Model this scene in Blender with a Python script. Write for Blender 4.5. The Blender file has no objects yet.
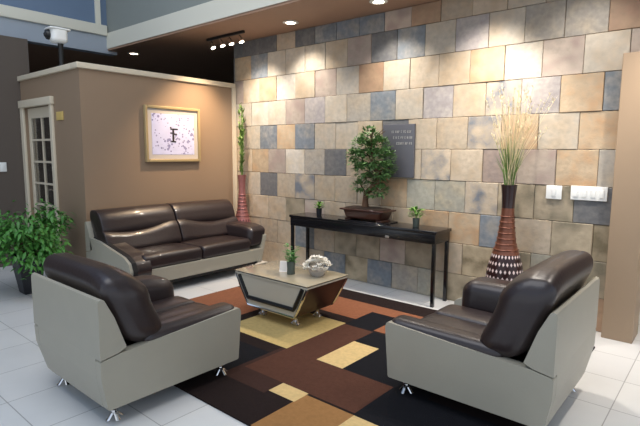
import bpy, bmesh, math, random
from mathutils import Vector, Matrix, noise
C = bpy.context.scene
COL = C.collection
PI = math.pi
rnd = random.Random(7)

# ------------------------------------------------------------------ materials
def lin(r, g, b):
    f = lambda c: (c/255/12.92) if c/255 <= .04045 else ((c/255+.055)/1.055)**2.4
    return (f(r), f(g), f(b), 1)

def mat(name, col, rough=.5, metal=0, noise_amt=0, noise_scale=8, coat=0, bump=0, bump_scale=60, trans=0, emis=None, es=0, spec=.5, stretch=None):
    m = bpy.data.materials.new(name); m.use_nodes = True
    nt = m.node_tree; b = nt.nodes['Principled BSDF']
    b.inputs['Base Color'].default_value = col
    b.inputs['Roughness'].default_value = rough
    b.inputs['Metallic'].default_value = metal
    b.inputs['Coat Weight'].default_value = coat
    b.inputs['Transmission Weight'].default_value = trans
    b.inputs['Specular IOR Level'].default_value = spec
    if emis:
        b.inputs['Emission Color'].default_value = emis
        b.inputs['Emission Strength'].default_value = es
    tc = nt.nodes.new('ShaderNodeTexCoord')
    src = tc.outputs['Object']
    if stretch:
        mp = nt.nodes.new('ShaderNodeMapping'); mp.inputs['Scale'].default_value = stretch
        nt.links.new(src, mp.inputs[0]); src = mp.outputs[0]
    if noise_amt:
        n = nt.nodes.new('ShaderNodeTexNoise'); n.inputs['Scale'].default_value = noise_scale; n.inputs['Detail'].default_value = 5
        nt.links.new(src, n.inputs['Vector'])
        mx = nt.nodes.new('ShaderNodeMix'); mx.data_type = 'RGBA'
        mx.inputs[6].default_value = tuple(c*(1-noise_amt) for c in col[:3])+(1,)
        mx.inputs[7].default_value = tuple(min(1, c*(1+noise_amt)) for c in col[:3])+(1,)
        nt.links.new(n.outputs[0], mx.inputs[0]); nt.links.new(mx.outputs[2], b.inputs['Base Color'])
    if bump:
        n2 = nt.nodes.new('ShaderNodeTexNoise'); n2.inputs['Scale'].default_value = bump_scale; n2.inputs['Detail'].default_value = 4
        nt.links.new(src, n2.inputs['Vector'])
        bp = nt.nodes.new('ShaderNodeBump'); bp.inputs['Strength'].default_value = bump; bp.inputs['Distance'].default_value = .01
        nt.links.new(n2.outputs[0], bp.inputs['Height']); nt.links.new(bp.outputs[0], b.inputs['Normal'])
    return m

M = {}
M['leather'] = mat('dark_leather', lin(44, 34, 34), .36, bump=.12, bump_scale=45, noise_amt=.12, coat=.15)
M['cream'] = mat('cream_leather', lin(164, 158, 142), .42, bump=.05, bump_scale=60, noise_amt=.04)
M['seam'] = mat('seam_shadow_line', lin(90, 84, 72), .6)
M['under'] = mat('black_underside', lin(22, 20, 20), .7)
M['chrome'] = mat('chrome', lin(220, 220, 222), .12, 1)
M['blackwood'] = mat('black_lacquer', lin(17, 17, 21), .22, coat=.3, noise_amt=.1)
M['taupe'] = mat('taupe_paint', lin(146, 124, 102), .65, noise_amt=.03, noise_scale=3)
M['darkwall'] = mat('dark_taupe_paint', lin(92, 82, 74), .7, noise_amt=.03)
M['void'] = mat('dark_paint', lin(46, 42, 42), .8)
M['soffit'] = mat('brown_ceiling_paint', lin(164, 132, 110), .65, noise_amt=.05)
M['trim'] = mat('cream_trim', lin(212, 200, 178), .5)
M['fascia'] = mat('pale_fascia_paint', lin(222, 220, 206), .55)
M['bluewall'] = mat('daylit_blue_wall', lin(104, 124, 150), .6, noise_amt=.04)  # blue daylight falling on the upper wall is put into this colour
M['bluefascia'] = mat('daylit_blue_fascia', lin(156, 166, 178), .6, noise_amt=.03)  # fascia tone with the same cool daylight mixed in
M['tealwall'] = mat('grey_green_paint', lin(140, 146, 142), .6, noise_amt=.03)
M['post'] = mat('tan_jamb_paint', lin(162, 138, 112), .55, noise_amt=.03)
M['white'] = mat('white_plastic', lin(236, 236, 232), .4)
M['whiteceil'] = mat('white_ceiling_paint', lin(220, 222, 222), .7)
M['black'] = mat('black_plastic', lin(18, 18, 20), .4)
M['glass'] = mat('clear_glass', (1, 1, 1, 1), .03, trans=1)
M['tabletop'] = mat('cream_glass_top', lin(176, 164, 138), .1, coat=.8, noise_amt=.05)
M['tablecream'] = mat('cream_lacquer', lin(206, 197, 177), .3, noise_amt=.03)
M['tablewood'] = mat('dark_red_brown_wood', lin(58, 34, 26), .35, noise_amt=.25, noise_scale=6, stretch=(1, 8, 1))
M['gold'] = mat('pale_gold_frame', lin(176, 156, 116), .4, .2, noise_amt=.08)
M['framedark'] = mat('dark_frame_side', lin(92, 70, 48), .5)
M['mat_board'] = mat('ivory_mat_board', lin(196, 188, 180), .6)
M['print'] = mat('lavender_print', lin(206, 208, 240), .35, noise_amt=.10, noise_scale=14)
M['ink'] = mat('ink', lin(38, 30, 40), .6)
M['inksoft'] = mat('soft_lavender_ink', lin(138, 128, 160), .6)
M['plaque'] = mat('slate_plaque', lin(92, 92, 98), .35, noise_amt=.15, noise_scale=4, bump=.1)
M['plaquetext'] = mat('pale_lettering', lin(196, 192, 186), .5)
M['leaf'] = mat('ficus_leaf', lin(76, 134, 56), .45, noise_amt=.45, noise_scale=5)
M['leafdark'] = mat('bonsai_leaf', lin(92, 126, 72), .4, noise_amt=.45, noise_scale=9)
M['leaflight'] = mat('young_leaf', lin(104, 148, 62), .45, noise_amt=.35, noise_scale=20)
M['grassy'] = mat('green_blade', lin(104, 132, 62), .6, noise_amt=.35, noise_scale=12)
M['dry'] = mat('dry_straw', lin(222, 206, 166), .7, noise_amt=.2, noise_scale=12)
M['bark'] = mat('bark', lin(92, 66, 46), .8, noise_amt=.35, noise_scale=30, bump=.4)
M['soil'] = mat('soil', lin(58, 42, 30), .95, noise_amt=.3, noise_scale=40, bump=.5)
M['bonsaipot'] = mat('brown_glazed_pot', lin(66, 36, 26), .3, coat=.3, noise_amt=.15)
M['potdark'] = mat('charcoal_pot', lin(34, 34, 40), .45, noise_amt=.1)
M['potgrey'] = mat('grey_green_ceramic', lin(84, 92, 84), .4)
M['petal'] = mat('white_petal', lin(240, 234, 222), .6)
M['paper'] = mat('white_paper', lin(238, 230, 222), .7)
M['yellowsign'] = mat('yellow_brass_sign', lin(212, 182, 110), .4, noise_amt=.05)
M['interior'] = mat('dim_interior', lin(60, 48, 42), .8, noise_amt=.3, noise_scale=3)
M['blind'] = mat('pale_blind', lin(132, 122, 108), .8)
M['bulb'] = mat('lit_lamp', (1, .9, .75, 1), .5, emis=(1, .86, .66, 1), es=14)
M['copper'] = mat('copper_band', lin(124, 78, 60), .32, .5, noise_amt=.25, noise_scale=25)
M['vasedark'] = mat('dark_mosaic', lin(44, 22, 20), .3, coat=.3, noise_amt=.2, noise_scale=25)
M['rose'] = mat('rose_bronze', lin(148, 96, 92), .35, .3, noise_amt=.3, noise_scale=22)

def dots_mat(name, base, dot, nu, nv, rad):
    m = bpy.data.materials.new(name); m.use_nodes = True; nt = m.node_tree; b = nt.nodes['Principled BSDF']
    b.inputs['Roughness'].default_value = .28
    N, Lk = nt.nodes.new, nt.links.new
    uv = N('ShaderNodeUVMap'); sp = N('ShaderNodeSeparateXYZ'); Lk(uv.outputs[0], sp.inputs[0])
    def mt(op, a, bb=None):
        n = N('ShaderNodeMath'); n.operation = op
        for i, v in enumerate((a, bb)):
            if v is None: continue
            if isinstance(v, (int, float)): n.inputs[i].default_value = v
            else: Lk(v, n.inputs[i])
        return n.outputs[0]
    u = mt('MULTIPLY', sp.outputs[0], nu); v = mt('MULTIPLY', sp.outputs[1], nv)
    row = mt('FLOOR', v); sh = mt('MULTIPLY', mt('MODULO', row, 2), .5)
    fu = mt('ABSOLUTE', mt('SUBTRACT', mt('FRACT', mt('ADD', u, sh)), .5)); fv = mt('ABSOLUTE', mt('SUBTRACT', mt('FRACT', v), .5))
    d = mt('LESS_THAN', mt('ADD', fu, fv), rad)
    mx = N('ShaderNodeMix'); mx.data_type = 'RGBA'; mx.inputs[6].default_value = base; mx.inputs[7].default_value = dot
    Lk(d, mx.inputs[0]); Lk(mx.outputs[2], b.inputs['Base Color'])
    return m
M['dots'] = dots_mat('dark_mosaic_with_pale_studs', lin(46, 22, 22), lin(226, 206, 200), 26, 17, .3)
M['rosedots'] = dots_mat('rose_mosaic_with_dark_studs', lin(150, 98, 98), lin(78, 40, 42), 16, 12, .3)

def floor_mat():
    m = bpy.data.materials.new('polished_floor_tile'); m.use_nodes = True; nt = m.node_tree; b = nt.nodes['Principled BSDF']
    N, Lk = nt.nodes.new, nt.links.new
    tc = N('ShaderNodeTexCoord'); br = N('ShaderNodeTexBrick')
    br.offset = 0; br.inputs['Scale'].default_value = 1; br.inputs['Brick Width'].default_value = .45; br.inputs['Row Height'].default_value = .45
    br.inputs['Mortar Size'].default_value = .003
    br.inputs['Color1'].default_value = lin(222, 221, 217); br.inputs['Color2'].default_value = lin(216, 215, 212); br.inputs['Mortar'].default_value = lin(164, 162, 158)
    Lk(tc.outputs['Object'], br.inputs['Vector'])
    n = N('ShaderNodeTexNoise'); n.inputs['Scale'].default_value = 3; n.inputs['Detail'].default_value = 6; Lk(tc.outputs['Object'], n.inputs['Vector'])
    mr = N('ShaderNodeMapRange'); mr.inputs[3].default_value = .88; mr.inputs[4].default_value = 1.06; Lk(n.outputs[0], mr.inputs[0])
    mx = N('ShaderNodeMix'); mx.data_type = 'RGBA'; mx.blend_type = 'MULTIPLY'; mx.inputs[0].default_value = 1
    Lk(br.outputs[0], mx.inputs[6]); Lk(mr.outputs[0], mx.inputs[7]); Lk(mx.outputs[2], b.inputs['Base Color'])
    b.inputs['Roughness'].default_value = .3
    return m
def print_mat():
    m = M['print']; nt = m.node_tree; b = nt.nodes['Principled BSDF']; N, Lk = nt.nodes.new, nt.links.new
    old = b.inputs['Base Color'].links[0].from_socket
    tc = N('ShaderNodeTexCoord'); v = N('ShaderNodeTexVoronoi'); v.inputs['Scale'].default_value = 26
    n = N('ShaderNodeTexNoise'); n.inputs['Scale'].default_value = 5; Lk(tc.outputs['Object'], n.inputs['Vector']); Lk(tc.outputs['Object'], v.inputs['Vector'])
    th = N('ShaderNodeMapRange'); th.inputs[1].default_value = .4; th.inputs[2].default_value = .65; th.inputs[3].default_value = .12; th.inputs[4].default_value = .5; Lk(n.outputs[0], th.inputs[0])
    lt = N('ShaderNodeMath'); lt.operation = 'LESS_THAN'; Lk(v.outputs['Distance'], lt.inputs[0]); Lk(th.outputs[0], lt.inputs[1])
    mx = N('ShaderNodeMix'); mx.data_type = 'RGBA'; mx.inputs[7].default_value = lin(140, 138, 182); Lk(lt.outputs[0], mx.inputs[0]); Lk(old, mx.inputs[6]); Lk(mx.outputs[2], b.inputs['Base Color'])
    return m
M['floor'] = floor_mat()

def slate_mat():
    m = bpy.data.materials.new('natural_slate_tile'); m.use_nodes = True; nt = m.node_tree; b = nt.nodes['Principled BSDF']
    N, Lk = nt.nodes.new, nt.links.new
    a1 = N('ShaderNodeAttribute'); a1.attribute_name = 'tile_colour'
    a2 = N('ShaderNodeAttribute'); a2.attribute_name = 'vein_colour'
    a3 = N('ShaderNodeAttribute'); a3.attribute_name = 'tile_shift'
    tc = N('ShaderNodeTexCoord'); ad = N('ShaderNodeVectorMath'); ad.operation = 'ADD'
    sc = N('ShaderNodeVectorMath'); sc.operation = 'SCALE'; sc.inputs['Scale'].default_value = 20
    Lk(a3.outputs['Vector'], sc.inputs[0]); Lk(tc.outputs['Object'], ad.inputs[0]); Lk(sc.outputs[0], ad.inputs[1])
    n = N('ShaderNodeTexNoise'); n.inputs['Scale'].default_value = 5.5; n.inputs['Detail'].default_value = 4; n.inputs['Roughness'].default_value = .6; Lk(ad.outputs[0], n.inputs['Vector'])
    cr = N('ShaderNodeMapRange'); cr.inputs[1].default_value = .44; cr.inputs[2].default_value = .66; Lk(n.outputs[0], cr.inputs[0])
    mx = N('ShaderNodeMix'); mx.data_type = 'RGBA'; Lk(cr.outputs[0], mx.inputs[0]); Lk(a1.outputs['Color'], mx.inputs[6]); Lk(a2.outputs['Color'], mx.inputs[7])
    n2 = N('ShaderNodeTexNoise'); n2.inputs['Scale'].default_value = 22; n2.inputs['Detail'].default_value = 6; Lk(ad.outputs[0], n2.inputs['Vector'])
    mr = N('ShaderNodeMapRange'); mr.inputs[3].default_value = .68; mr.inputs[4].default_value = 1.3; Lk(n2.outputs[0], mr.inputs[0])
    m2 = N('ShaderNodeMix'); m2.data_type = 'RGBA'; m2.blend_type = 'MULTIPLY'; m2.inputs[0].default_value = 1
    Lk(mx.outputs[2], m2.inputs[6]); Lk(mr.outputs[0], m2.inputs[7]); Lk(m2.outputs[2], b.inputs['Base Color'])
    bp = N('ShaderNodeBump'); bp.inputs['Strength'].default_value = .3; bp.inputs['Distance'].default_value = .012
    Lk(n2.outputs[0], bp.inputs['Height']); Lk(bp.outputs[0], b.inputs['Normal'])
    b.inputs['Roughness'].default_value = .55
    return m
M['slate'] = slate_mat()
M['grout'] = mat('tile_grout', lin(104, 92, 76), .9)

def rugmat(name, c):
    return mat(name, lin(*c), .95, noise_amt=.22, noise_scale=40, bump=.5, bump_scale=220, spec=.15)

# ------------------------------------------------------------------ mesh helpers
def finish(name, bm, mats, parent=None, smooth=True, angle=40, fix=True):
    if fix: bmesh.ops.recalc_face_normals(bm, faces=bm.faces)
    me = bpy.data.meshes.new(name); bm.to_mesh(me); bm.free()
    for m in (mats if isinstance(mats, (list, tuple)) else [mats]): me.materials.append(m)
    if smooth:
        me.shade_smooth()
        try: me.set_sharp_from_angle(angle=math.radians(angle))
        except Exception: pass
    o = bpy.data.objects.new(name, me); COL.objects.link(o)
    if parent: o.parent = parent
    return o

def NB(): return bmesh.new()

def add_mesh(bm, vs, fs, mi=0):
    v = [bm.verts.new(p) for p in vs]; out = []
    for f in fs:
        try:
            q = bm.faces.new([v[i] for i in f]); q.material_index = mi; out.append(q)
        except ValueError: pass
    return out

def box(bm, lo, hi, mi=0, bev=0, seg=2):
    x0, y0, z0 = lo; x1, y1, z1 = hi
    if bev:
        return rbox(bm, ((x0+x1)/2, (y0+y1)/2, (z0+z1)/2), (abs(x1-x0)/2, abs(y1-y0)/2, abs(z1-z0)/2), (bev, bev, bev), rs=seg, fs=1, mi=mi)
    return add_mesh(bm, [(x0,y0,z0),(x1,y0,z0),(x1,y1,z0),(x0,y1,z0),(x0,y0,z1),(x1,y0,z1),(x1,y1,z1),(x0,y1,z1)],
                    [(0,3,2,1),(4,5,6,7),(0,1,5,4),(1,2,6,5),(2,3,7,6),(3,0,4,7)], mi)

def rbox(bm, c, h, r, rs=5, fs=6, fn=None, mi=0):
    """box with rounded edges; fn(p) deforms each finished point"""
    r = [min(r[i], h[i]*.999) for i in range(3)]
    def axis(i):
        a = []
        for k in range(rs): a.append(-h[i] + r[i]*(1-math.cos(PI/2*k/rs)) if False else -h[i]+r[i]*k/rs)
        for k in range(fs+1): a.append(-(h[i]-r[i]) + 2*(h[i]-r[i])*k/fs)
        for k in range(1, rs+1): a.append(h[i]-r[i]+r[i]*k/rs)
        return a
    A = [axis(i) for i in range(3)]
    cache = {}
    def vert(i, j, k):
        key = (i, j, k)
        if key in cache: return cache[key]
        p = [A[0][i], A[1][j], A[2][k]]
        inn = [max(-(h[n]-r[n]), min(h[n]-r[n], p[n])) for n in range(3)]
        d = Vector([(p[n]-inn[n])/r[n] for n in range(3)])
        # spread like tan for even rounding
        m = max(abs(x) for x in d)
        if m > 1e-9:
            d = Vector([math.tan(x*PI/4) for x in d])
            d.normalize()
        q = [inn[n]+d[n]*r[n]+c[n] for n in range(3)]
        if fn: q = fn(q)
        v = bm.verts.new(q); cache[key] = v; return v
    nx, ny, nz = len(A[0])-1, len(A[1])-1, len(A[2])-1
    out = []
    def quad(a, b, c_, d):
        try:
            f = bm.faces.new((a, b, c_, d)); f.material_index = mi; out.append(f)
        except ValueError: pass
    for i in range(nx):
        for j in range(ny):
            quad(vert(i,j,0), vert(i,j+1,0), vert(i+1,j+1,0), vert(i+1,j,0))
            quad(vert(i,j,nz), vert(i+1,j,nz), vert(i+1,j+1,nz), vert(i,j+1,nz))
    for i in range(nx):
        for k in range(nz):
            quad(vert(i,0,k), vert(i+1,0,k), vert(i+1,0,k+1), vert(i,0,k+1))
            quad(vert(i,ny,k), vert(i,ny,k+1), vert(i+1,ny,k+1), vert(i+1,ny,k))
    for j in range(ny):
        for k in range(nz):
            quad(vert(0,j,k), vert(0,j,k+1), vert(0,j+1,k+1), vert(0,j+1,k))
            quad(vert(nx,j,k), vert(nx,j+1,k), vert(nx,j+1,k+1), vert(nx,j,k+1))
    return out

def prism_x(bm, prof, x0, x1, mi=0, bev=0, fn=None, nseg=1):
    """profile of (y,z) points swept along x"""
    n = len(prof)
    if bev: prof = round_poly(prof, bev); n = len(prof)
    rings = []
    for s in range(nseg+1):
        x = x0+(x1-x0)*s/nseg
        ring = []
        for (y, z) in prof:
            q = (x, y, z)
            if fn: q = fn(q)
            ring.append(bm.verts.new(q))
        rings.append(ring)
    fs = []
    for s in range(nseg):
        for i in range(n):
            fs.append(bm.faces.new((rings[s][i], rings[s][(i+1)%n], rings[s+1][(i+1)%n], rings[s+1][i])))
    fs.append(bm.faces.new(rings[0][::-1])); fs.append(bm.faces.new(rings[-1]))
    for f in fs: f.material_index = mi
    return fs

def round_poly(prof, r, seg=4):
    out = []; n = len(prof)
    for i in range(n):
        p = Vector(prof[i]); a = Vector(prof[i-1]); b = Vector(prof[(i+1)%n])
        da = (a-p); db = (b-p); rr = min(r, da.length*.45, db.length*.45)
        A = p+da.normalized()*rr; B = p+db.normalized()*rr
        for k in range(seg+1):
            t = k/seg
            out.append(tuple(A*(1-t)**2+p*2*t*(1-t)+B*t*t))
    return out

def lathe(bm, prof, c=(0,0,0), n=28, mis=None, cap=True):
    """profile of (r,z); material index per ring band"""
    rings = []
    uvl = bm.loops.layers.uv.verify()
    for (r, z) in prof:
        rings.append([bm.verts.new((c[0]+r*math.cos(2*PI*k/n), c[1]+r*math.sin(2*PI*k/n), c[2]+z)) for k in range(n)])
    z0, z1 = prof[0][1], prof[-1][1]
    for i in range(len(prof)-1):
        for k in range(n):
            f = bm.faces.new((rings[i][k], rings[i][(k+1)%n], rings[i+1][(k+1)%n], rings[i+1][k]))
            if mis: f.material_index = mis[i]
            us = (k/n, (k+1)/n, (k+1)/n, k/n); vs = (prof[i][1], prof[i][1], prof[i+1][1], prof[i+1][1])
            for l, u, v in zip(f.loops, us, vs): l[uvl].uv = (u, (v-z0)/(z1-z0+1e-9))
    if cap:
        if prof[0][0] > 1e-4: bm.faces.new(rings[0][::-1])
        if prof[-1][0] > 1e-4:
            f = bm.faces.new(rings[-1])
            if mis: f.material_index = mis[-1]

def tube(bm, pts, rad, n=8, mi=0, cap=True):
    pts = [Vector(p) for p in pts]; rad = rad if isinstance(rad, (list, tuple)) else [rad]*len(pts)
    rings = []
    t0 = (pts[1]-pts[0]).normalized()
    ref = Vector((0,0,1)) if abs(t0.z) < .9 else Vector((1,0,0))
    for i, p in enumerate(pts):
        t = (pts[min(i+1, len(pts)-1)]-pts[max(i-1, 0)]).normalized()
        u = t.cross(ref).normalized(); w = u.cross(t)
        rings.append([bm.verts.new(p+(u*math.cos(2*PI*k/n)+w*math.sin(2*PI*k/n))*rad[i]) for k in range(n)])
    for i in range(len(pts)-1):
        for k in range(n):
            f = bm.faces.new((rings[i][k], rings[i][(k+1)%n], rings[i+1][(k+1)%n], rings[i+1][k])); f.material_index = mi
    if cap:
        bm.faces.new(rings[0][::-1]).material_index = mi; bm.faces.new(rings[-1]).material_index = mi

def leaf(bm, p, d, L, w, mi=0, droop=.15):
    """folded pointed leaf of two halves with real curvature"""
    d = Vector(d).normalized(); up = Vector((0,0,1))
    s = d.cross(up)
    if s.length < .05: s = Vector((1,0,0))
    s.normalize(); nrm = s.cross(d).normalized()
    a = Vector(p); m1 = a+d*L*.35+nrm*L*.06; m2 = a+d*L*.7-up*L*droop*.4; t = a+d*L-up*L*droop
    vs = [a, m1+s*w*.5-nrm*w*.12, m1, m1-s*w*.5-nrm*w*.12, m2+s*w*.36-nrm*w*.1, m2, m2-s*w*.36-nrm*w*.1, t]
    add_mesh(bm, vs, [(0,2,1),(0,3,2),(1,2,5,4),(2,3,6,5),(4,5,7),(5,6,7)], mi)

def blade(bm, pts, w, mi=0):
    pts = [Vector(p) for p in pts]; L, R_ = [], []
    t = (pts[-1]-pts[0]).normalized(); s = t.cross(Vector((rnd.uniform(-1,1), rnd.uniform(-1,1), .2))).normalized()
    for i, p in enumerate(pts):
        k = w*(1-.85*i/(len(pts)-1))
        L.append(bm.verts.new(p+s*k)); R_.append(bm.verts.new(p-s*k))
    for i in range(len(pts)-1):
        bm.faces.new((L[i], R_[i], R_[i+1], L[i+1])).material_index = mi

def thing(name, label, cat, loc=(0,0,0), rz=0, group=None):
    o = bpy.data.objects.new(name, None); COL.objects.link(o); o.empty_display_size = .1
    o.location = loc; o.rotation_euler = (0, 0, rz); return tag(o, label, cat, group)
def tag(o, label, cat, group=None):
    o['label'] = label; o['category'] = cat
    if group: o['group'] = group
    return o
def struct(o, label, cat):
    o['kind'] = 'structure'; return tag(o, label, cat)
def sbox(name, lo, hi, m, label, cat, bev=0):
    bm = NB(); box(bm, lo, hi, bev=bev); return struct(finish(name, bm, m, smooth=bool(bev)), label, cat)

# ------------------------------------------------------------------ camera
H = 1.465
cam = bpy.data.cameras.new('camera'); cam.sensor_width = 36; cam.lens = 492.32/640*36; cam.clip_start = .05
co = bpy.data.objects.new('camera', cam); COL.objects.link(co)
yaw, pitch, roll = -.70248, -.12258, .006508
fw = Vector((math.sin(yaw)*math.cos(pitch), math.cos(yaw)*math.cos(pitch), math.sin(pitch)))
ri = Vector((math.cos(yaw), -math.sin(yaw), 0)); up = ri.cross(fw)
r2 = ri*math.cos(roll)+up*math.sin(roll); u2 = up*math.cos(roll)-ri*math.sin(roll)
co.matrix_world = Matrix(((r2.x, u2.x, -fw.x, 0), (r2.y, u2.y, -fw.y, 0), (r2.z, u2.z, -fw.z, H), (0, 0, 0, 1)))
C.camera = co

# ------------------------------------------------------------------ room shell
D = 4.512
sbox('floor', (-11, -4, -.1), (4, 8.5, 0), M['floor'], 'pale polished tile floor of the lobby', 'floor')
# stone wall : backing + slate tiles, one mesh
TC0 = {'T': ((196,170,132), (182,150,108)), 'B': ((206,192,166), (190,166,132)), 'G': ((160,154,142), (176,158,130)), 'S': ((92,94,98), (104,104,102)),
      'U': ((112,124,136), (140,138,132)), 'O': ((204,162,106), (190,134,76)), 'R': ((176,112,56), (150,96,60)), 'P': ((184,158,138), (150,120,110)),
      'M': ((200,172,132), (104,112,124)), 'L': ((160,136,92), (118,108,82)), 'W': ((214,204,186), (206,186,152)), 'V': ((150,144,156), (176,166,158)),
      'E': ((150,152,132), (176,160,124)), 'K': ((122,96,92), (150,122,104)), 'Y': ((186,156,100), (120,104,70))}
def soften(c, k):
    m = (184, 170, 152); c = [a*(1-k)+b*k for a, b in zip(c, m)]; g = .3*c[0]+.6*c[1]+.1*c[2]
    return tuple(a*.76+g*.24 for a in c)
TC = {q: (soften(a, .12 if q in 'SU' else .5), soften(b, .2 if q in 'SU' else .08 if q in 'MLY' else .3)) for q, (a, b) in TC0.items()}
ROWS = {-1: 'GBBTTRPUUUSTSSSSS', 0: 'RGGBVBUSPTBBBUOSS', 1: 'BPWOTTBRGPTWOTPSS', 2: 'UOVMTVBUGBVPBBBTT', 3: 'OBOMTTSTBBUOUBTTT', 4: 'GOPKTMTTTSGWPOTTT',  # dark codes along the top also hold the shade below the ceiling
        5: 'SLLMEEOTTTMTSBTTT', 6: 'YLTUOOTTTTPLTTTTT', 7: 'LELYTLPLLTUTTTTTT', 8: 'RLLULEGUYUTTTTTTT'}  # browns low behind the console take its shadow into the tile colour
bm = NB()
cl1 = bm.loops.layers.float_color.new('tile_colour'); cl2 = bm.loops.layers.float_color.new('vein_colour'); cl3 = bm.loops.layers.float_color.new('tile_shift')
P_ = .3195; tr = random.Random(11)
XL, XR, XJ, ZJ, ZT = -5.37, .35, -.62, 2.2, 2.92
for k in range(-1, 9):
    zt = min(2.722-.305*k, ZT); zb = max(2.722-.305*(k+1), 0.001); off = -.87 if k % 2 == 0 else -1.03
    for n in range(-4, 17):
        xr = off-P_*(n-1); xl = xr-P_
        if xr < XL+.02 or xl > XR-.02: continue
        if zb < ZJ-.2 and xl > XJ: continue
        xr2 = min(xr, XR); xl2 = max(xl, XL)
        if zb < ZJ-.2: xr2 = min(xr2, XJ)
        code = ROWS[k][n] if n >= 0 else tr.choice('TBGPO')
        a, b = TC[code]
        j = tr.uniform(.93, 1.05)
        a = tuple(min(255, c*j) for c in a)
        dep = tr.uniform(.004, .014); g = .0022
        fs = box(bm, (xl2+g, D-dep, zb+g), (xr2-g, D+.02, zt-g), 0)
        sh = (tr.random(), tr.random(), tr.random(), 1)
        for f in fs:
            for l in f.loops: l[cl1] = lin(*a); l[cl2] = lin(*b); l[cl3] = sh
bmesh.ops.bevel(bm, geom=bm.edges[:], offset=.003, segments=1, affect='EDGES', profile=.5)
box(bm, (XL, D, 0), (XJ, D+.15, ZT), 1); box(bm, (XJ, D, ZJ), (XR, D+.15, ZT), 1)
o = finish('wall_back', bm, [M['slate'], M['grout']], smooth=False)
struct(o, 'wall clad in mixed tan, grey and rust slate tiles behind the console table', 'wall')
# tan jamb at the right end of the stone wall
sbox('trim_1', (-.735, 4.38, 0), (-.52, D+.16, 2.22), M['post'], 'tan painted post at the right end of the stone wall', 'post', bev=.006)
sbox('wall_passage', (-.6, 7.2, 0), (4, 7.3, 2.92), M['taupe'], 'plain wall seen through the opening right of the tan post', 'wall')
# partition box
PX, PY, PZ = -5.35, 2.40, 2.385
sbox('wall_partition', (PX-.12, PY, 0), (PX, D+.01, PZ-.06), M['taupe'], 'taupe low partition wall behind the dark sofa with framed picture', 'wall')
bm = NB()
DX0, DX1, DZ = -6.90, -6.10, 1.99
box(bm, (-7.0, PY, 0), (DX0, PY+.12, PZ-.06)); box(bm, (DX1, PY, 0), (PX-.12, PY+.12, PZ-.06)); box(bm, (DX0, PY, DZ), (DX1, PY+.12, PZ-.06))
struct(finish('wall_door', bm, M['taupe'], smooth=False), 'taupe partition wall around the glazed door at left', 'wall')
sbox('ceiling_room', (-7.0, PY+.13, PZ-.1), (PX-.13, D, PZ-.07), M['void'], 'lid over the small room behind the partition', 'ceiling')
bm = NB()
box(bm, (PX-.14, PY-.03, PZ-.06), (PX+.03, D-.02, PZ), bev=.008); box(bm, (-7.0, PY-.03, PZ-.06), (PX-.14, PY+.14, PZ), bev=.008)
struct(finish('trim_2', bm, M['trim']), 'cream cap trim along the top of the taupe partition', 'trim')
sbox('trim_3', (PX-.001, D-.07, 0), (PX+.03, D-.02, PZ-.06), M['trim'], 'cream corner strip where partition meets stone wall', 'trim')
bm = NB()
box(bm, (-6.99, PY-.03, 0), (DX0, PY, DZ+.02), bev=.005); box(bm, (DX1, PY-.03, 0), (DX1+.07, PY, DZ+.02), bev=.005); box(bm, (-6.99, PY-.045, DZ), (DX1+.09, PY, DZ+.09), bev=.006)
struct(finish('trim_4', bm, M['trim']), 'cream casing around the glazed door', 'trim')
dr = thing('door_1', 'glazed door with cream muntins in the taupe partition at left', 'door', ((DX0+DX1)/2, PY+.05, 0)); dr['kind'] = 'structure'
w = (DX1-DX0)/2
bm = NB()
box(bm, (-w+.005, -.02, .005), (-w+.075, .02, DZ-.005), bev=.004); box(bm, (w-.075, -.02, .005), (w-.005, .02, DZ-.005), bev=.004)
box(bm, (-w+.075, -.02, .005), (w-.075, .02, .26)); box(bm, (-w+.075, -.02, DZ-.13), (w-.075, .02, DZ-.005))
finish('frame', bm, M['trim'], dr)
bm = NB()
for i in range(1, 2): x = -w+.075+(2*w-.15)*i/2; box(bm, (x-.012, -.016, .26), (x+.012, .016, DZ-.13))
for i in range(1, 6): z = .26+(DZ-.39)*i/6; box(bm, (-w+.075, -.0155, z-.012), (w-.075, .0155, z+.012))
finish('muntin_grid', bm, M['trim'], dr, smooth=False)
bm = NB(); box(bm, (-w+.075, -.004, .26), (w-.075, .004, DZ-.13)); finish('pane', bm, M['glass'], dr, smooth=False)
bm = NB(); tube(bm, [(w-.06, -.02, 1.0), (w-.06, -.06, 1.0), (w-.17, -.065, 1.0)], .01); lathe(bm, [(.025, 0), (.025, .008)], (w-.06, -.03, .996)); finish('handle', bm, M['chrome'], dr)
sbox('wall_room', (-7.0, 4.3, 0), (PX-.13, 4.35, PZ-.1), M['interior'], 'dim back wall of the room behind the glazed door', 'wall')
# left dark wall, upper fascias, soffit
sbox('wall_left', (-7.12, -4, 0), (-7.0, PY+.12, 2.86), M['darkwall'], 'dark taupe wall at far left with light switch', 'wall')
bm = NB()
box(bm, (-7.25, -4, 2.86), (-7.09, 3.75, 3.10), 0)
struct(finish('wall_left_fascia', bm, M['bluefascia'], smooth=False), 'upper fascia above the dark wall at left, its colour tinted for blue daylight', 'wall')
sbox('trim_5', (-7.25, -4, 3.10), (-7.05, 3.6, 3.24), M['fascia'], 'pale ledge trim along the left upper wall', 'trim', bev=.008)
sbox('wall_left_upper', (-7.25, -4, 3.24), (-7.1, 3.75, 5.6), M['bluewall'], 'upper wall at top left, its colour tinted for blue daylight', 'wall')
sbox('wall_back_fascia', (-7.09, 3.6, 2.926), (4, 3.75, 3.14), M['fascia'], 'pale fascia beam in front of the brown soffit', 'wall')
sbox('wall_back_upper', (-7.1, 3.62, 3.14), (4, 3.75, 5.6), M['tealwall'], 'grey-green upper wall above the fascia beam', 'wall')
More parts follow.
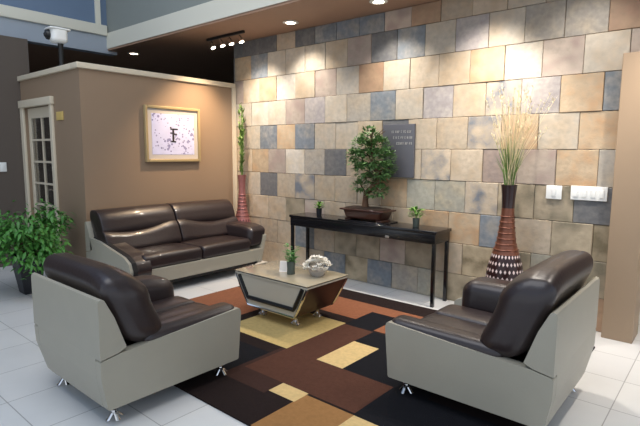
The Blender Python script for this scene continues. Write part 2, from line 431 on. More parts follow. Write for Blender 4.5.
sbox('trim_7', (-7.1, 3.45, 3.24), (-7.07, 3.52, 5.6), M['fascia'], 'white vertical trim near the upper wall corner', 'trim')
bm = NB(); box(bm, (-11, 3.75, 2.92), (4, 8.5, 3.02)); box(bm, (-11, -4, 2.92), (-7.25, 3.75, 3.02)); box(bm, (-7.25, 3.612, 2.9), (4, 3.75, 2.925))
box(bm, (-7.25, 3.75, 2.92), (-7.09, 3.76, 3.0))
struct(finish('ceiling_soffit', bm, M['soffit'], smooth=False), 'low brown ceiling above the stone wall', 'ceiling')
bm = NB()
for lo, hi in (((-7.25, -4, 5.6), (4, -2.2, 5.7)), ((-7.25, 2.6, 5.6), (4, 3.75, 5.7)), ((-7.25, -2.2, 5.6), (-6.2, 2.6, 5.7)), ((0, -2.2, 5.6), (4, 2.6, 5.7))): box(bm, lo, hi)  # slabs leave a central hole, added to let blue sky reflect in the leather
struct(finish('ceiling', bm, M['whiteceil'], smooth=False), 'white high ceiling of the lobby around an opening added for blue sky light', 'ceiling')
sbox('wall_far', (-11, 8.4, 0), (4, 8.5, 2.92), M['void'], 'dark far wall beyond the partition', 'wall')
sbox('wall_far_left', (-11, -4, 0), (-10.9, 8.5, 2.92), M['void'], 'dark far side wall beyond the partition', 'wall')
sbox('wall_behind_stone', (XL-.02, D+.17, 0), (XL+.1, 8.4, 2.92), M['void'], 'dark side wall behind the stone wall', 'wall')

# ------------------------------------------------------------------ ceiling lamps
def downlight(x, y, label, on=True):
    t = thing('recessed_downlight', label, 'ceiling light', (x, y, 2.92), 0, 'recessed ceiling downlights')
    bm = NB(); lathe(bm, [(.055, -.001), (.085, -.001), (.09, -.008), (.055, -.012), (.055, -.001)], n=24, cap=False); finish('ring', bm, M['white'], t)
    bm = NB(); lathe(bm, [(.0005, -.003), (.056, -.003), (.056, -.007), (.0005, -.009)], n=20, cap=False); finish('lens', bm, M['bulb'], t)
    return t
downlight(-3.99, 4.18, 'round recessed ceiling light in the brown soffit, nearer the track light')
downlight(-2.79, 4.15, 'round recessed ceiling light at the top edge, above the bonsai')
downlight(-7.05, 3.99, 'small recessed ceiling light in the dark corner above the partition')
tl = thing('track_light', 'chrome track light with four small lit heads on the brown soffit', 'ceiling light', (-5.05, 4.1, 2.92))
bm = NB(); box(bm, (-.36, -.016, -.03), (.36, .016, 0), bev=.004); finish('rail', bm, M['black'], tl)
for i, x in enumerate((-.28, -.09, .08, .27)):
    bm = NB(); tube(bm, [(x, 0, -.03), (x, 0, -.06)], .006); tube(bm, [(x, -.0, -.055), (x+.012, .0, -.075), (x+.03, .01, -.125)], [.02, .027, .036], n=14)
    hd = finish('lamp_head', bm, M['chrome'], tl)
    bm = NB(); tube(bm, [(x+.0305, .0105, -.126), (x+.032, .011, -.131)], [.03, .028], n=14); finish('bulb', bm, M['bulb'], hd)

# ------------------------------------------------------------------ rug
rg = thing('area_rug', 'large rug with brown, black, rust, gold and beige rectangles under the seating', 'rug', (0, 0, 0))
RC = {'k': (38, 28, 26), 'n': (24, 24, 28), 'b': (84, 54, 42), 'r': (140, 90, 64), 'g': (156, 114, 70), 'c': (214, 184, 128), 't': (196, 170, 112), 'd': (62, 42, 36)}
X0, X1, Y0, Y1 = -4.05, -.72, 1.655, 4.10
pieces = [(-3.18,-2.46,2.53,3.26,'t'), (-2.165,-1.935,2.53,2.978,'c'), (-2.09,-1.875,1.99,2.12,'c'), (-1.88,-1.52,1.655,2.10,'g'), (-1.52,-1.3,1.9,2.10,'c'),
          (-2.46,-1.53,2.12,2.53,'b'), (-2.5,-2.09,1.95,2.53,'d'), (-2.46,-2.165,2.53,3.24,'b'), (-2.165,-1.935,2.978,3.24,'n'), (-1.935,-1.3,2.53,3.27,'n'),
          (-2.9,-2.5,1.9,2.40,'n'), (-2.46,-2.18,3.24,3.66,'n'), (-2.18,-1.95,3.27,3.47,'r'), (-3.1,-1.7,3.66,3.84,'r'), (-3.1,-2.46,3.40,3.66,'r'), (-4.05,-3.3,2.6,3.40,'r'),
          (-4.05,-.72,3.84,4.10,'k'), (-2.5,-1.88,1.655,1.99,'k'), (-1.53,-.72,2.10,2.53,'n'), (-3.9,-3.2,1.8,2.5,'b')]
xs = sorted({X0, X1}|{p[0] for p in pieces}|{p[1] for p in pieces}); ys = sorted({Y0, Y1}|{p[2] for p in pieces}|{p[3] for p in pieces})
keys = list(RC); bm = NB(); V = {}
ZR = .012
def rv(x, y, z=ZR):
    if (x, y, z) not in V: V[(x, y, z)] = bm.verts.new((x, y, z))
    return V[(x, y, z)]
for i in range(len(xs)-1):
    for j in range(len(ys)-1):
        cx, cy = (xs[i]+xs[i+1])/2, (ys[j]+ys[j+1])/2; code = 'k'
        for a, b, c_, d, q in pieces:
            if a < cx < b and c_ < cy < d: code = q; break
        f = bm.faces.new((rv(xs[i], ys[j]), rv(xs[i+1], ys[j]), rv(xs[i+1], ys[j+1]), rv(xs[i], ys[j+1]))); f.material_index = keys.index(code)
ring = [(x, Y0) for x in xs]+[(X1, y) for y in ys[1:]]+[(x, Y1) for x in xs[::-1][1:]]+[(X0, y) for y in ys[::-1][1:-1]]
for i in range(len(ring)):
    a, b = ring[i], ring[(i+1) % len(ring)]
    bm.faces.new((rv(*a), rv(*b), rv(b[0], b[1], .001), rv(a[0], a[1], .001)))
finish('pile', bm, [rugmat('rug_'+q, RC[q]) for q in keys], rg, smooth=False)

# ------------------------------------------------------------------ sofas and armchairs
def sofa(name, label, cat, loc, rz, W, Dp, mirror, backtop=.87, twin=False, group=None, legh=.105, aw=.25, ar=.075, aset=0, ah=0, sset=.03):
    root = thing(name, label, cat, loc, rz, group)
    sx = -1 if mirror else 1
    def L(p):                     # local design space (x from low-arm side, y from back) to object space
        x, y, z = p
        u = max(0, min(1, (x/W-.5)*2))                       # far flank curves inward towards the floor
        x -= u*.10*(max(0, .40-z)/.29)**2
        return (sx*(x-W/2), y-Dp/2, z)
    def px(bm, prof, x0, x1, bev=.02, n=1): prism_x(bm, prof, x0, x1, bev=bev, fn=L, nseg=n)
    b = legh
    # cream shell
    bm = NB(); px(bm, [(.03, b), (.0, .28), (0, .392), (.09, .40), (.13, .30), (.13, b)], .057, W-.057, .006)
    px(bm, [(0, .388), (0, .690), (.006, .706), (.020, .712), (.034, .704), (.085, .60), (.145, .425), (.10, .405)], 0, W, 0)
    finish('back_panel', bm, M['cream'], root)
    bm = NB(); px(bm, [(.03, b), (.0, .28), (0, .382), (.11, .400)]+([(.10, .545), (.30, .53), (.55, .48), (Dp-.10, .43), (Dp-.005, .38), (Dp+.028, .30), (Dp+.01, .20)] if twin else [(Dp, .450), (Dp+.012, .42)])+[(Dp-.015, b)], 0, .055, .012); finish('side_panel', bm, M['cream'], root)
    bm = NB(); px(bm, [(.03, b), (.0, .28), (0, .382), (.11, .400), (Dp-.10-aset, .47), (Dp-.03, .44-aset*.5), (Dp-.02, b)], W-.055, W, .012); finish('side_panel', bm, M['cream'], root)
    bm = NB(); px(bm, [(.131, b+.02), (.131, .28), (Dp-.02, .28), (Dp-.03, b+.02)], .056, W-.056, .01); finish('base_rail', bm, M['cream'], root)
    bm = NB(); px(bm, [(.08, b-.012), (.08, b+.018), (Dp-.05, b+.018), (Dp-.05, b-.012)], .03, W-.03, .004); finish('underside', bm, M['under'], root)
    # leather
    nS = 2; s0, s1 = .17, W-aw+.02
    for i in range(nS):
        a = s0+(s1-s0)*i/nS; e = s0+(s1-s0)*(i+1)/nS
        def sd(q, a=a, e=e):
            u = (q[0]-a)/(e-a)*2-1; v = (q[1]-.3)/(Dp-.3)
            q = list(q)
            if q[2] > .36: q[2] += .014*(1-u*u)*max(0, 1-(2*v-1)**2) - .012*(1-v)
            return L(q)
        bm = NB(); rbox(bm, ((a+e)/2, (Dp+.30)/2-sset/2, .345), ((e-a)/2-.0015, (Dp-.28)/2-sset/2, .08), (.03, .06, .055), rs=4, fs=8, fn=sd); finish('seat_cushion', bm, M['leather'], root)
    # low padded edge on the near side, raised arm on the far side
    if twin:
        bm = NB(); px(bm, [(.16, .24), (.14, .545), (.30, .525), (.55, .475), (Dp-.10, .425), (Dp-.01, .375), (Dp+.022, .30), (Dp+.005, .225), (Dp-.06, .20)], .056, .235, .035); finish('low_arm_pad', bm, M['leather'], root)
        bm = NB(); px(bm, [(.16, .40), (.13, .555), (.30, .538), (.55, .488), (Dp-.10, .438), (Dp+.002, .386), (Dp+.036, .30), (Dp+.02, .225), (Dp+.005, .225), (Dp+.018, .30), (Dp-.012, .37), (Dp-.11, .41), (.5, .46)], .030, .075, .006); finish('arm_piping', bm, M['under'], root)
    else:
        bm = NB(); rbox(bm, (.092, (Dp+.26)/2, .405), (.082, (Dp-.26)/2+.008, .062), (.06, .06, .05), rs=4, fs=6,
                    fn=lambda q: L((q[0], q[1], q[2]+.012*(q[1]/Dp-.5)))); finish('low_arm_pad', bm, M['leather'], root)
    bm = NB(); rbox(bm, (W-aw/2+.01, (Dp+.16)/2-.02-aset/2, .45+ah/2), (aw/2, (Dp-.16)/2-.02-aset/2, .12+ah/2), (ar, .09, ar), rs=5, fs=6,
                    fn=lambda q: L((q[0]+.12*max(0, q[2]-.45), q[1], q[2]-.035*max(0, (q[1]/Dp-.75))*4))); finish('arm_rest', bm, M['leather'], root)
    # back rest
    zt = backtop; zb = .40
    yc = lambda z: .305-.40*(z-zb)
    if not twin:
        def bd(q):
            u = q[0]/W*2-1
            t = (q[2]-zb)/(zt-zb)
            y = q[1]*(1.02-.10*t) + yc(q[2]); z = q[2]
            if q[1] > 0: y += .02*math.exp(-((t-.8)/.18)**2)
            end = max(0, 1-q[0]/.26)                            # the near end droops
            return L((q[0], y, z-.055*end*end*max(0, t)-.008*u*u))
        bm = NB(); rbox(bm, (W/2, 0, (zt+zb)/2), (W/2-.008, .13, (zt-zb)/2), (.07, .11, .12), rs=6, fs=14, fn=bd); finish('back_cushion', bm, M['leather'], root)
    else:
        for i in range(2):
            a = .03+(W-.06)*i/2; e = .03+(W-.06)*(i+1)/2
            def ld(q, a=a, e=e, i=i):
                u = (q[0]-a)/(e-a); t = max(0, (q[2]-zb)/.23)
                v = u if i == 0 else 1-u
                z = q[2]+t*(-.05*math.sin(PI*min(1, v*1.15))+.03*v)
                return L((q[0], q[1]*(1-.1*t)+yc(q[2])+.03, z))
            bm = NB(); rbox(bm, ((a+e)/2, 0, zb+.125), ((e-a)/2-.0005, .125, .125), (.014, .085, .075), rs=5, fs=12, fn=ld); finish('lumbar_cushion', bm, M['leather'], root)
            def hd(q, a=a, e=e, i=i):
                u = (q[0]-a)/(e-a); v = u if i == 0 else 1-u
                z = q[2]-.008*(1-v)**2
                return L((q[0], q[1]+yc(q[2])-.0, z))
            bm = NB(); rbox(bm, ((a+e)/2, 0, (zt+.58)/2), ((e-a)/2-.0005, .125, (zt-.58)/2), (.016, .09, .11), rs=5, fs=10, fn=hd); finish('head_roll', bm, M['leather'], root)
        bm = NB(); px(bm, [(.10, .42), (.07, .72), (.14, .72), (.22, .42)], .05, W-.05, .02); finish('back_core', bm, M['leather'], root)
    # chrome feet: waisted crossed blades
    for fx in (.08, W-.08):
        for fy in (.10, Dp-.10):
            bm = NB(); c = L((fx, fy, b)); h = b-.010
            n = 10
            for s in (-1, 1):
                tube(bm, [(c[0]+s*.038, c[1], 0.0), (c[0]+s*.010, c[1], h*.5), (c[0]+s*.036, c[1], h)], [.013, .010, .013], n=8)
                tube(bm, [(c[0], c[1]+s*.038, 0.0), (c[0], c[1]+s*.010, h*.5), (c[0], c[1]+s*.036, h)], [.013, .010, .013], n=8)
            lathe(bm, [(.016, -.013), (.020, 0), (.016, .013)], (c[0], c[1], h*.5), n=12)
            for v in bm.verts: v.co.z = max(v.co.z, .0125 if True else 0)
            finish('leg', bm, M['chrome'], root)
    return root

W1 = .93
sofa('armchair', 'cream shelled armchair with dark leather cushions at left, back turned to the camera', 'armchair', (-2.858, 1.585, 0), 0, .875, .93, True, backtop=.83)
sofa('armchair', 'cream shelled armchair with dark leather cushions at right, in front of tan post', 'armchair', (-1.072, 2.925, 0), PI/2, W1, .95, False, backtop=.88, aset=.10, ah=.03, sset=.07)
sofa('sofa', 'long dark brown leather sofa with cream base against the taupe partition', 'sofa', (-4.86, 3.285, 0), -PI/2, 1.85, .90, True, backtop=.845, twin=True, aw=.27, ar=.05)

# ------------------------------------------------------------------ coffee table
ct = thing('coffee_table', 'low cream coffee table with boat shaped body and black edge bands', 'coffee table', (-2.955, 3.09, ZR))
ax, ay = .435, .265
def ring_at(z):                                # half extents of the tapering body at height z
    t = max(0, min(1, (z-.10)/.27)); return (.275+.155*t**.9, .245+.012*t)
bm = NB(); prev = None
for z in (.10, .14, .19, .25, .31, .37):
    hx, hy = ring_at(z)
    r = [bm.verts.new(p) for p in ((-hx, -hy, z), (hx, -hy, z), (hx, hy, z), (-hx, hy, z))]
    if prev:
        for i in range(4):
            f = bm.faces.new((prev[i], prev[(i+1) % 4], r[(i+1) % 4], r[i])); f.material_index = 1 if i in (1,) else 0
    else: bm.faces.new(r[::-1])
    prev = r
bm.faces.new(prev)
finish('body', bm, [M['tablecream'], M['tablewood']], ct, smooth=False)
def edge_band(name, m, off, w, zs):
    # band running down the left slope, along the bottom and up the right slope of the front and of the back face
    for s in (-1, 1):
        bm = NB(); pts = []
        for z in zs: hx, hy = ring_at(z); pts.append((-hx+off, s*(hy+.004), z))
        rp = []
        for z in zs[::-1]: hx, hy = ring_at(z); rp.append((hx-off, s*(hy+.004), z))
        tube(bm, pts+rp, w, n=6); finish(name, bm, m, ct)['label'] = name.replace('_', ' ')
edge_band('black_band', M['black'], .045, .019, (.365, .31, .25, .20, .175))
edge_band('metal_edge', M['chrome'], .0, .011, (.368, .31, .25, .19, .14, .105))
bm = NB(); box(bm, (-ax, -ay, .37), (ax, ay, .384), bev=.004); finish('top_panel', bm, M['tablecream'], ct)
bm = NB(); box(bm, (-ax+.004, -ay+.004, .3842), (ax-.004, ay-.004, .3918)); finish('shadow_gap', bm, M['black'], ct, smooth=False)['label'] = 'thin black line under the glass'
bm = NB(); box(bm, (-ax-.005, -ay-.005, .392), (ax+.005, ay+.005, .40), bev=.003); finish('glass_top', bm, M['tabletop'], ct)
for x in (-.2, .2):
    for y in (-.14, .14):
        bm = NB(); lathe(bm, [(.012, .0), (.034, .0), (.036, .01), (.016, .03), (.013, .055), (.018, .08), (.030, .1), (.001, .1)], (x, y, 0), n=14, cap=False)
        for s in (-1, 1): tube(bm, [(x, y, .05), (x+s*.04, y-.02, .006)], .007, n=6)
        finish('leg', bm, M['chrome'], ct)
TT = ZR+.40
gv = thing('bud_vase', 'small grey vase with green sprigs on the coffee table', 'vase', (-2.90, 3.04, TT))
bm = NB(); lathe(bm, [(.001, .0), (.034, .0), (.036, .005), (.034, .05), (.038, .115), (.034, .115), (.030, .05), (.030, .012), (.001, .012)], n=20, cap=False); finish('vessel', bm, M['potgrey'], gv)
bm = NB()
for i in range(60):
    a = rnd.uniform(0, 2*PI); h = rnd.uniform(.11, .25); r = rnd.uniform(.005, .05)
    leaf(bm, (r*math.cos(a), r*math.sin(a), h), (math.cos(a), math.sin(a), rnd.uniform(-.2, .9)), rnd.uniform(.035, .06), .022)
for i in range(9):
    a = i*.7; tube(bm, [(0, 0, .03), (.02*math.cos(a), .02*math.sin(a), .13), (.04*math.cos(a), .04*math.sin(a), .2)], .002, n=5)
finish('sprigs', bm, M['leaf'], gv)
fb = thing('flower_bowl', 'white blossoms in a low bowl on the coffee table', 'flower arrangement', (-2.70, 3.16, TT))
bm = NB(); lathe(bm, [(.001, 0), (.05, 0), (.055, .006), (.085, .05), (.08, .05), (.05, .012), (.001, .012)], n=24, cap=False); finish('bowl', bm, M['mat_board'], fb)
bm = NB()
for i in range(60):
    a = rnd.uniform(0, 2*PI); r = .115*math.sqrt(rnd.random()); cz = .045+.105*(1-(r/.125)**2)+rnd.uniform(-.012, .012)
    cx, cy = r*math.cos(a), r*math.sin(a)
    for k in range(7):
        b = k*PI/3.5+a
        leaf(bm, (cx, cy, cz), (math.cos(b), math.sin(b), .9), rnd.uniform(.028, .04), .024, 0, -.05)
finish('blossoms', bm, M['petal'], fb)
nb = NB()
prism_x(nb, [(-.035, 0), (.035, 0), (.03, .004), (.004, .085), (0, .088), (-.004, .085), (-.03, .004)], -.045, .045)
o = finish('table_card', nb, M['paper'], smooth=False); o.location = (-3.02, 3.09, TT); o.rotation_euler = (0, 0, .5)
tag(o, 'small white folded card beside the little vase on the coffee table', 'card')

# ------------------------------------------------------------------ console table and what stands on it
CX0, CX1, CY0, CY1, CZ = -4.0, -2.1, 4.16, 4.485, .735
cn = thing('console_table', 'long black console table with thin legs against the stone wall', 'console table', ((CX0+CX1)/2, (CY0+CY1)/2, 0))
hx, hy = (CX1-CX0)/2, (CY1-CY0)/2
bm = NB(); box(bm, (-hx, -hy, CZ-.03), (hx, hy, CZ), bev=.004); finish('table_top', bm, M['blackwood'], cn)
bm = NB(); box(bm, (-hx+.015, -hy+.006, CZ-.125), (hx-.015, hy-.006, CZ-.0305), bev=.003); finish('apron', bm, M['blackwood'], cn)
bm = NB(); box(bm, (.39, -hy+.001, CZ-.118), (.435, -hy+.0055, CZ-.094)); p_ = finish('nameplate', bm, M['chrome'], cn, smooth=False); p_['label'] = 'small bright metal plate'
for x in (-hx+.032, hx-.032):
    for y in (-hy+.028, hy-.028):
        bm = NB(); box(bm, (x-.016, y-.016, 0), (x+.016, y+.016, CZ-.126), bev=.002); finish('leg', bm, M['blackwood'], cn)
def small_plant(x, y, label, potm, potc, hgt, spread, n, r=.035, ph=.085, lw=.022):
    t = thing('potted_plant', label, 'plant', (x, y, CZ), 0, 'small potted plants on the console')
    bm = NB(); lathe(bm, [(.001, 0), (r*.8, 0), (r*.85, .004), (r, ph), (r*.9, ph), (r*.85, ph*.8), (.001, ph*.8)], n=20, cap=False); finish('pot', bm, potm, t)
    bm = NB()
    for i in range(n):
        a = rnd.uniform(0, 2*PI); q = rnd.random(); rr = spread*q*.6
        leaf(bm, (rr*math.cos(a), rr*math.sin(a), ph*.85+hgt*rnd.uniform(.1, .8)), (math.cos(a)*(.4+q), math.sin(a)*(.4+q), rnd.uniform(.1, 1.2)), spread*rnd.uniform(.5, .9), lw)
    for i in range(8):
        a = i*.8; tube(bm, [(0, 0, ph*.7), (spread*.3*math.cos(a), spread*.3*math.sin(a), ph+hgt*.6)], .002, n=5)
    finish('foliage', bm, potc, t)
small_plant(-3.68, 4.33, 'small leafy plant in a dark pot at the left end of the console', M['potdark'], M['leaflight'], .09, .065, 60)
small_plant(-2.41, 4.33, 'small leafy plant in a pale pot at the right end of the console', M['potgrey'], M['leaflight'], .13, .085, 80)

bz = thing('bonsai_tree', 'bonsai tree with twisted trunk in a shallow brown pot on the console', 'bonsai', (-3.0, 4.33, CZ))
bm = NB(); box(bm, (-.30, -.135, 0), (.30, .135, .012), bev=.004); s_ = finish('saucer', bm, M['blackwood'], bz)
bm = NB()
rbox(bm, (0, 0, .075), (.245, .115, .05), (.03, .03, .02), rs=3, fs=4, fn=lambda q: (q[0]*(.88+1.6*(q[2]-.025)), q[1]*(.88+1.6*(q[2]-.025)), q[2]))
box(bm, (-.28, -.132, .116), (.28, .132, .134), bev=.006)
for x in (-.2, .2):
    box(bm, (x-.035, -.09, .0125), (x+.035, .09, .03), bev=.004)
finish('pot', bm, M['bonsaipot'], bz)
bm = NB(); rbox(bm, (0, 0, .137), (.255, .112, .014), (.08, .06, .013), rs=3, fs=5); finish('soil', bm, M['soil'], bz)
bm = NB()
trunk = [(-.03, 0, .14), (-.035, .01, .22), (-.02, 0, .30), (.07, -.01, .37), (.14, 0, .43), (.12, .01, .52), (.06, 0, .60), (.07, -.01, .70), (.04, 0, .82), (.02, 0, .92)]
tube(bm, trunk, [.04, .032, .03, .03, .032, .03, .024, .018, .012, .006], n=10)
brs = []
for i in range(26):
    k = rnd.choice((3, 4, 5, 6, 7, 7, 8)); p = Vector(trunk[k]); a = rnd.uniform(0, 2*PI)
    e = p+Vector((math.cos(a)*rnd.uniform(.08, .2), math.sin(a)*rnd.uniform(.04, .1), rnd.uniform(.03, .16)))
    tube(bm, [p, (p+e)/2+Vector((0, 0, .02)), e], [.009, .006, .003], n=6); brs.append(e)
tube(bm, [trunk[2], (-.06, -.02, .36), (-.09, -.02, .40)], [.012, .008, .004], n=6)
tube(bm, [trunk[3], (.12, -.02, .36), (.17, -.01, .33)], [.012, .008, .004], n=6)
finish('trunk', bm, M['bark'], bz)
bm = NB()
clumps = [(.01, 0, .90, .12, .09), (-.08, 0, .80, .14, .1), (.11, 0, .80, .15, .1), (-.12, .0, .66, .14, .10), (.06, -.02, .68, .18, .11), (.22, 0, .68, .11, .10), (-.05, -.02, .55, .13, .08), (.15, -.02, .55, .15, .09),
          (.25, 0, .57, .08, .07), (-.19, 0, .70, .07, .06), (-.09, -.03, .38, .075, .05), (.18, -.03, .34, .09, .05), (.06, -.04, .31, .05, .04), (.02, 0, .46, .05, .05), (.16, 0, .44, .07, .05)]
for (x, y, z, r, h) in clumps:
    for i in range(int(11000*r*h+50)):
        v = Vector((rnd.gauss(0, 1), rnd.gauss(0, 1), rnd.gauss(0, 1))).normalized()*rnd.uniform(.5, 1)
        p = (x+v.x*r, y+max(-1, min(1, v.y))*min(r, .10), z+v.z*h)
        if p[1] > .13: continue
        leaf(bm, p, (v.x, v.y, v.z+.3), rnd.uniform(.032, .052), .028)
finish('foliage', bm, M['leafdark'], bz)

# ------------------------------------------------------------------ floor vases with grasses
def vase(x, y, label, scale, ms, h=1.2):
    t = thing('floor_vase', label, 'vase', (x, y, 0), 0, 'tall bottle-neck floor vases')
    prof = [(.001, 0), (.125, 0), (.13, .012), (.155, .12), (.168, .25), (.172, .38), (.158, .48), (.122, .60), (.088, .70), (.074, .80), (.060, .92), (.056, 1.0), (.060, 1.1), (.07, 1.19), (.072, 1.2), (.062, 1.2), (.05, 1.08), (.001, 1.05)]
    mis = [0, 0, 0, 0, 0, 0, 0, 1, 1, 1, 1, 2, 2, 2, 2, 2, 2]
    prof = [(r*scale, z*h/1.2) for r, z in prof]
    bm = NB(); lathe(bm, prof, n=36, mis=mis, cap=False)
    finish('vessel', bm, ms, t)
    bm = NB()
    for k in range(7):
        z = (.64+.048*k)*h/1.2
        r = None
        for (r0, z0), (r1, z1) in zip(prof, prof[1:]):
            if z0 <= z <= z1 and z1 > z0: r = r0+(r1-r0)*(z-z0)/(z1-z0)
        pts = [(r*math.cos(2*PI*i/28), r*math.sin(2*PI*i/28), z) for i in range(29)]
        tube(bm, pts, .007, n=6, cap=False)
    finish('raised_bands', bm, ms[1], t)
    return t, h
t, h = vase(-1.49, 4.27, 'dark mosaic bottle-neck floor vase with dry grasses behind the right armchair', .93, [M['dots'], M['copper'], M['vasedark']])
bm = NB()
for i in range(150):
    a = rnd.uniform(0, 2*PI); L_ = rnd.uniform(.18, .42); sp = rnd.uniform(.02, .14)
    dy = math.sin(a)*sp*.6
    blade(bm, [(rnd.uniform(-.025, .025), rnd.uniform(-.02, .02), h-.06), (math.cos(a)*sp*.45, dy*.5, h+L_*.5), (math.cos(a)*sp, dy, h+L_)], .0055)
finish('green_blades', bm, M['grassy'], t)
bm = NB()
for i in range(64):
    a = rnd.uniform(0, 2*PI); L_ = rnd.uniform(.4, .86); sp = rnd.uniform(.05, .33)
    dy = math.sin(a)*sp*.5
    if dy > .17: dy = .17
    ex = math.cos(a)*sp+.03
    p = [(rnd.uniform(-.02, .02), rnd.uniform(-.02, .02), h-.06), (ex*.35, dy*.4, h+L_*.45), (ex*.75, dy*.8, h+L_*.8), (ex, dy, h+L_)]
    tube(bm, p, [.0018, .0016, .0013, .0012], n=4)
    for k in range(7):
        f = rnd.uniform(.55, 1.02); q = Vector(p[2]).lerp(Vector(p[3]), (f-.55)/.47)
        leaf(bm, q, (rnd.uniform(-1, 1), rnd.uniform(-.5, .5), 1.2), .03, .008)
finish('dry_stalks', bm, M['dry'], t)
t, h = vase(-5.06, 4.355, 'rose coloured bottle-neck floor vase with green stems in the corner behind the sofa', .8, [M['rosedots'], M['rose'], M['rose']], 1.16)
bm = NB()
for i in range(16):
    a = rnd.uniform(0, 2*PI); L_ = rnd.uniform(.45, .95); sp = rnd.uniform(.01, .06)
    p = [(rnd.uniform(-.015, .015), rnd.uniform(-.015, .015), h-.08), (math.cos(a)*sp*.5, math.sin(a)*sp*.5, h+L_*.5), (math.cos(a)*sp, math.sin(a)*sp, h+L_)]
    tube(bm, p, [.004, .0035, .002], n=5)
    for k in range(14):
        f = rnd.uniform(.1, 1); q = Vector(p[1]).lerp(Vector(p[2]), f) if f > .5 else Vector(p[0]).lerp(Vector(p[1]), f*2)
        b = rnd.uniform(0, 2*PI)
        leaf(bm, q, (math.cos(b)*.5, math.sin(b)*.5, .9), rnd.uniform(.06, .11), .018)
finish('green_stems', bm, M['grassy'], t)

# ------------------------------------------------------------------ bushy potted plant at left
bp_ = thing('potted_ficus', 'bushy green plant in a tapered black pot by the glazed door', 'plant', (-5.52, 1.86, 0))
bm = NB()
prev = None
for z, r in ((0, .075), (.02, .08), (.36, .125), (.40, .135), (.40, .115), (.36, .11)):
    rg_ = [bm.verts.new(p) for p in ((-r, -r, z), (r, -r, z), (r, r, z), (-r, r, z))]
    if prev:
        for i in range(4): bm.faces.new((prev[i], prev[(i+1) % 4], rg_[(i+1) % 4], rg_[i]))
    else: bm.faces.new(rg_[::-1])
    prev = rg_
bm.faces.new(prev); bmesh.ops.bevel(bm, geom=bm.edges[:], offset=.006, segments=2, affect='EDGES'); finish('pot', bm, M['potdark'], bp_)
bm = NB(); tips = []
for i in range(46):
    a = rnd.uniform(0, 2*PI); q = math.sqrt(rnd.random()); hz = rnd.uniform(.42, .95)*(1.05-.25*q)
    e = Vector((math.cos(a)*q*.40, math.sin(a)*q*.34, max(.36, hz)))
    tube(bm, [(rnd.uniform(-.04, .04), rnd.uniform(-.04, .04), .35), (e.x*.45, e.y*.45, .35+(e.z-.35)*.7+.05), e], [.007, .005, .002], n=5); tips.append(e)
finish('stems', bm, M['bark'], bp_)
bm = NB()
for e in tips:
    for k in range(42):
        p = e+Vector((rnd.gauss(0, .065), rnd.gauss(0, .06), rnd.gauss(0, .06)))
        if p.y > .46: continue
        d = Vector((p.x*1.2+rnd.gauss(0, .25), p.y*1.2+rnd.gauss(0, .25), rnd.uniform(-.5, .5)))
        leaf(bm, p, d, rnd.uniform(.055, .09), .032, 0, .35)
finish('foliage', bm, M['leaf'], bp_)

# ------------------------------------------------------------------ wall-hung things
pf = thing('framed_picture', 'pale gold framed lavender print hanging on the taupe partition', 'picture', (PX, 3.50, 1.67), PI/2)
# local: x along the wall (to +Y), z up, -y out of the wall (towards +X)
fw_, fh = .385, .333
bm = NB()
for lo, hi in (((-fw_, -.045, -fh), (-fw_+.034, -.002, fh)), ((fw_-.034, -.045, -fh), (fw_, -.002, fh)), ((-fw_+.034, -.045, fh-.034), (fw_-.034, -.002, fh)), ((-fw_+.034, -.045, -fh), (fw_-.034, -.002, -fh+.034))):
    box(bm, lo, hi, bev=.006)
finish('frame', bm, M['gold'], pf)
bm = NB(); box(bm, (-fw_+.035, -.026, -fh+.035), (fw_-.035, -.003, fh-.035)); finish('mat_board', bm, M['mat_board'], pf, smooth=False)
bm = NB(); box(bm, (-.295, -.0285, -.243), (.295, -.0262, .243)); pr = finish('print', bm, print_mat(), pf, smooth=False)
bm = NB()
for lo, hi in (((-.045, .055), (.06, .072)), ((-.02, -.085), (.006, .055)), ((-.05, .01), (-.02, .024)), ((.006, -.005), (.045, .012)), ((-.04, -.095), (.03, -.078)), ((-.05, .072), (-.03, .09))):
    box(bm, (lo[0], -.0305, lo[1]), (hi[0], -.0287, hi[1]))
finish('dark_glyph', bm, M['ink'], pr, smooth=False)
pq = thing('wall_plaque', 'dark grey slate plaque with pale lettering on stone wall behind the bonsai', 'plaque', (-2.73, D-.02, 1.485))
bm = NB(); box(bm, (-.19, -.014, -.275), (.19, .012, .275), bev=.004); finish('slab', bm, M['plaque'], pq)
r6 = random.Random(3)
for z, x0, x1 in ((.185, -.08, .15), (.125, -.06, .16), (.065, -.02, .16)):
    x = x0; bm = NB()
    while x < x1:
        w_ = r6.uniform(.008, .014)
        for (a, b, c_, d) in (((0, 0, .004, .024), (0, .020, w_, .024), (0, .010, w_*.8, .014)), ((0, 0, .004, .024), (w_-.004, 0, w_, .024), (0, .010, w_, .014)), ((0, 0, w_, .004), (0, 0, .004, .024), (0, .020, w_, .024)))[r6.randrange(3)]:
            box(bm, (x+a, -.0165, z+b), (x+c_, -.0142, z+d))
        x += w_+r6.choice((.006, .006, .007, .018))
    finish('text_line', bm, M['plaquetext'], pq, smooth=False)

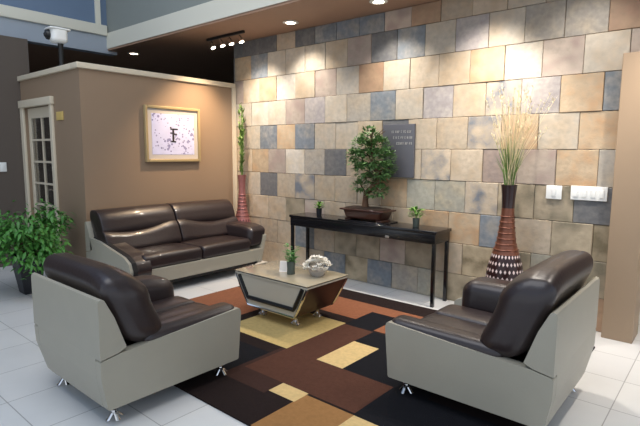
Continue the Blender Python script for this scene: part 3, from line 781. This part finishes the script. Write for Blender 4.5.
def switch(name, label, loc, w, n, rz=0):
    t = thing(name, label, 'light switch', loc, rz)
    bm = NB(); box(bm, (-w/2, -.008, -.058), (w/2, .004, .058), bev=.003); finish('plate', bm, M['white'], t)
    for i in range(n):
        x = (i-(n-1)/2)*(w/(n+.15)); bm = NB(); box(bm, (x-.017, -.0135, -.033), (x+.017, -.0085, .033), bev=.002); finish('rocker', bm, M['white'], t)
    return t
switch('switch_plate', 'white single switch plate on stone wall, nearer the grasses', (-1.187, D-.019, 1.14), .125, 1)
switch('switch_plate', 'wide white multi-gang switch plate on stone wall, nearer the tan post', (-.92, D-.019, 1.145), .27, 4)
switch('switch_plate', 'small white switch on the dark wall at far left', (-6.995, 2.145, 1.258), .075, 1, PI/2)
bm = NB(); box(bm, (-5.945, PY-.012, 1.805), (-5.775, PY-.001, 1.90), bev=.003); o = finish('door_sign', bm, M['yellowsign'])
tag(o, 'small blank yellow sign on the wall right of the glazed door', 'sign')

# security camera on a post that stands on the partition
sc = thing('security_camera', 'white dome security camera on a black post atop the partition', 'security camera', (-5.80, PY+.02, PZ))
bm = NB(); lathe(bm, [(.035, 0), (.035, .01), (.026, .014), (.026, .22), (.03, .23), (.03, .26)], n=16); finish('post', bm, M['black'], sc)
bm = NB(); rbox(bm, (0, -.02, .33), (.075, .085, .085), (.05, .05, .045), rs=4, fs=3); hs = finish('housing', bm, M['white'], sc)
bm = NB(); tube(bm, [(-.03, -.10, .33), (-.035, -.135, .325)], [.055, .048], n=18); tube(bm, [(-.035, -.135, .325), (-.036, -.15, .322)], [.03, .02], n=14); finish('lens', bm, M['black'], hs)
bm = NB(); rbox(bm, (.0, -.02, .392), (.082, .11, .012), (.02, .02, .01), rs=2, fs=2); finish('sun_shield', bm, M['white'], sc)

# ------------------------------------------------------------------ light
w_ = bpy.data.worlds.new('world'); C.world = w_; w_.use_nodes = True
nt = w_.node_tree; bg = nt.nodes['Background']; tc = nt.nodes.new('ShaderNodeTexCoord'); sp = nt.nodes.new('ShaderNodeSeparateXYZ'); cr = nt.nodes.new('ShaderNodeValToRGB')
nt.links.new(tc.outputs['Generated'], sp.inputs[0]); nt.links.new(sp.outputs[2], cr.inputs[0]); nt.links.new(cr.outputs[0], bg.inputs[0])
cr.color_ramp.elements[0].position = .15; cr.color_ramp.elements[0].color = (.86, .93, 1, 1); cr.color_ramp.elements[1].position = .8; cr.color_ramp.elements[1].color = (.34, .58, 1, 1)
bg.inputs[1].default_value = 1.02

def spot(loc, target, power, size, blend=.6, col=(1, .92, .83), r=.05):
    l = bpy.data.lights.new('lamp', 'SPOT'); l.energy = power; l.spot_size = math.radians(size); l.spot_blend = blend; l.color = col; l.shadow_soft_size = r
    o = bpy.data.objects.new('lamp', l); COL.objects.link(o); o.location = loc
    o.rotation_euler = (Vector(target)-Vector(loc)).to_track_quat('-Z', 'Y').to_euler(); return o
spot((-1.80, 3.82, 2.86), (-1.80, 4.51, 1.85), 110, 78, 1)
spot((-1.05, 3.82, 2.86), (-.95, 4.51, 1.9), 36, 88, 1)  # extra spot added to spread light over the wall's right part
spot((-4.72, 3.85, 2.76), (-4.78, 4.51, 1.9), 105, 80, 1)
spot((-4.75, 3.9, 2.76), (-5.35, 3.75, 1.15), 190, 85, 1, (1, .72, .46))
spot((-3.99, 4.18, 2.90), (-3.9, 4.2, 0), 110, 110, .8)
spot((-2.79, 4.15, 2.90), (-2.7, 4.2, 0), 110, 110, .8)
spot((-1.59, 4.1, 2.9), (-1.45, 3.75, 0), 130, 100, .8)
spot((-.3, 3.9, 2.88), (-.3, 3.95, 0), 140, 95, .8)
spot((.6, 5.6, 2.88), (.3, 5.4, 0), 120, 110, .8)
def area(loc, target, power, sx, sy, col):
    l = bpy.data.lights.new('lamp', 'AREA'); l.shape = 'RECTANGLE'; l.size = sx; l.size_y = sy; l.energy = power; l.color = col
    o = bpy.data.objects.new('lamp', l); COL.objects.link(o); o.location = loc
    o.rotation_euler = (Vector(target)-Vector(loc)).to_track_quat('-Z', 'Y').to_euler(); return o
area((-2.5, .8, 5.5), (-2.5, 1.2, 0), 120, 4, 3, (1, .95, .88))

vs = C.view_settings
C.display_settings.display_device = 'sRGB'
vs.view_transform = 'Standard'; vs.look = 'None'; vs.gamma = 1; vs.exposure = 0; vs.use_curve_mapping = False
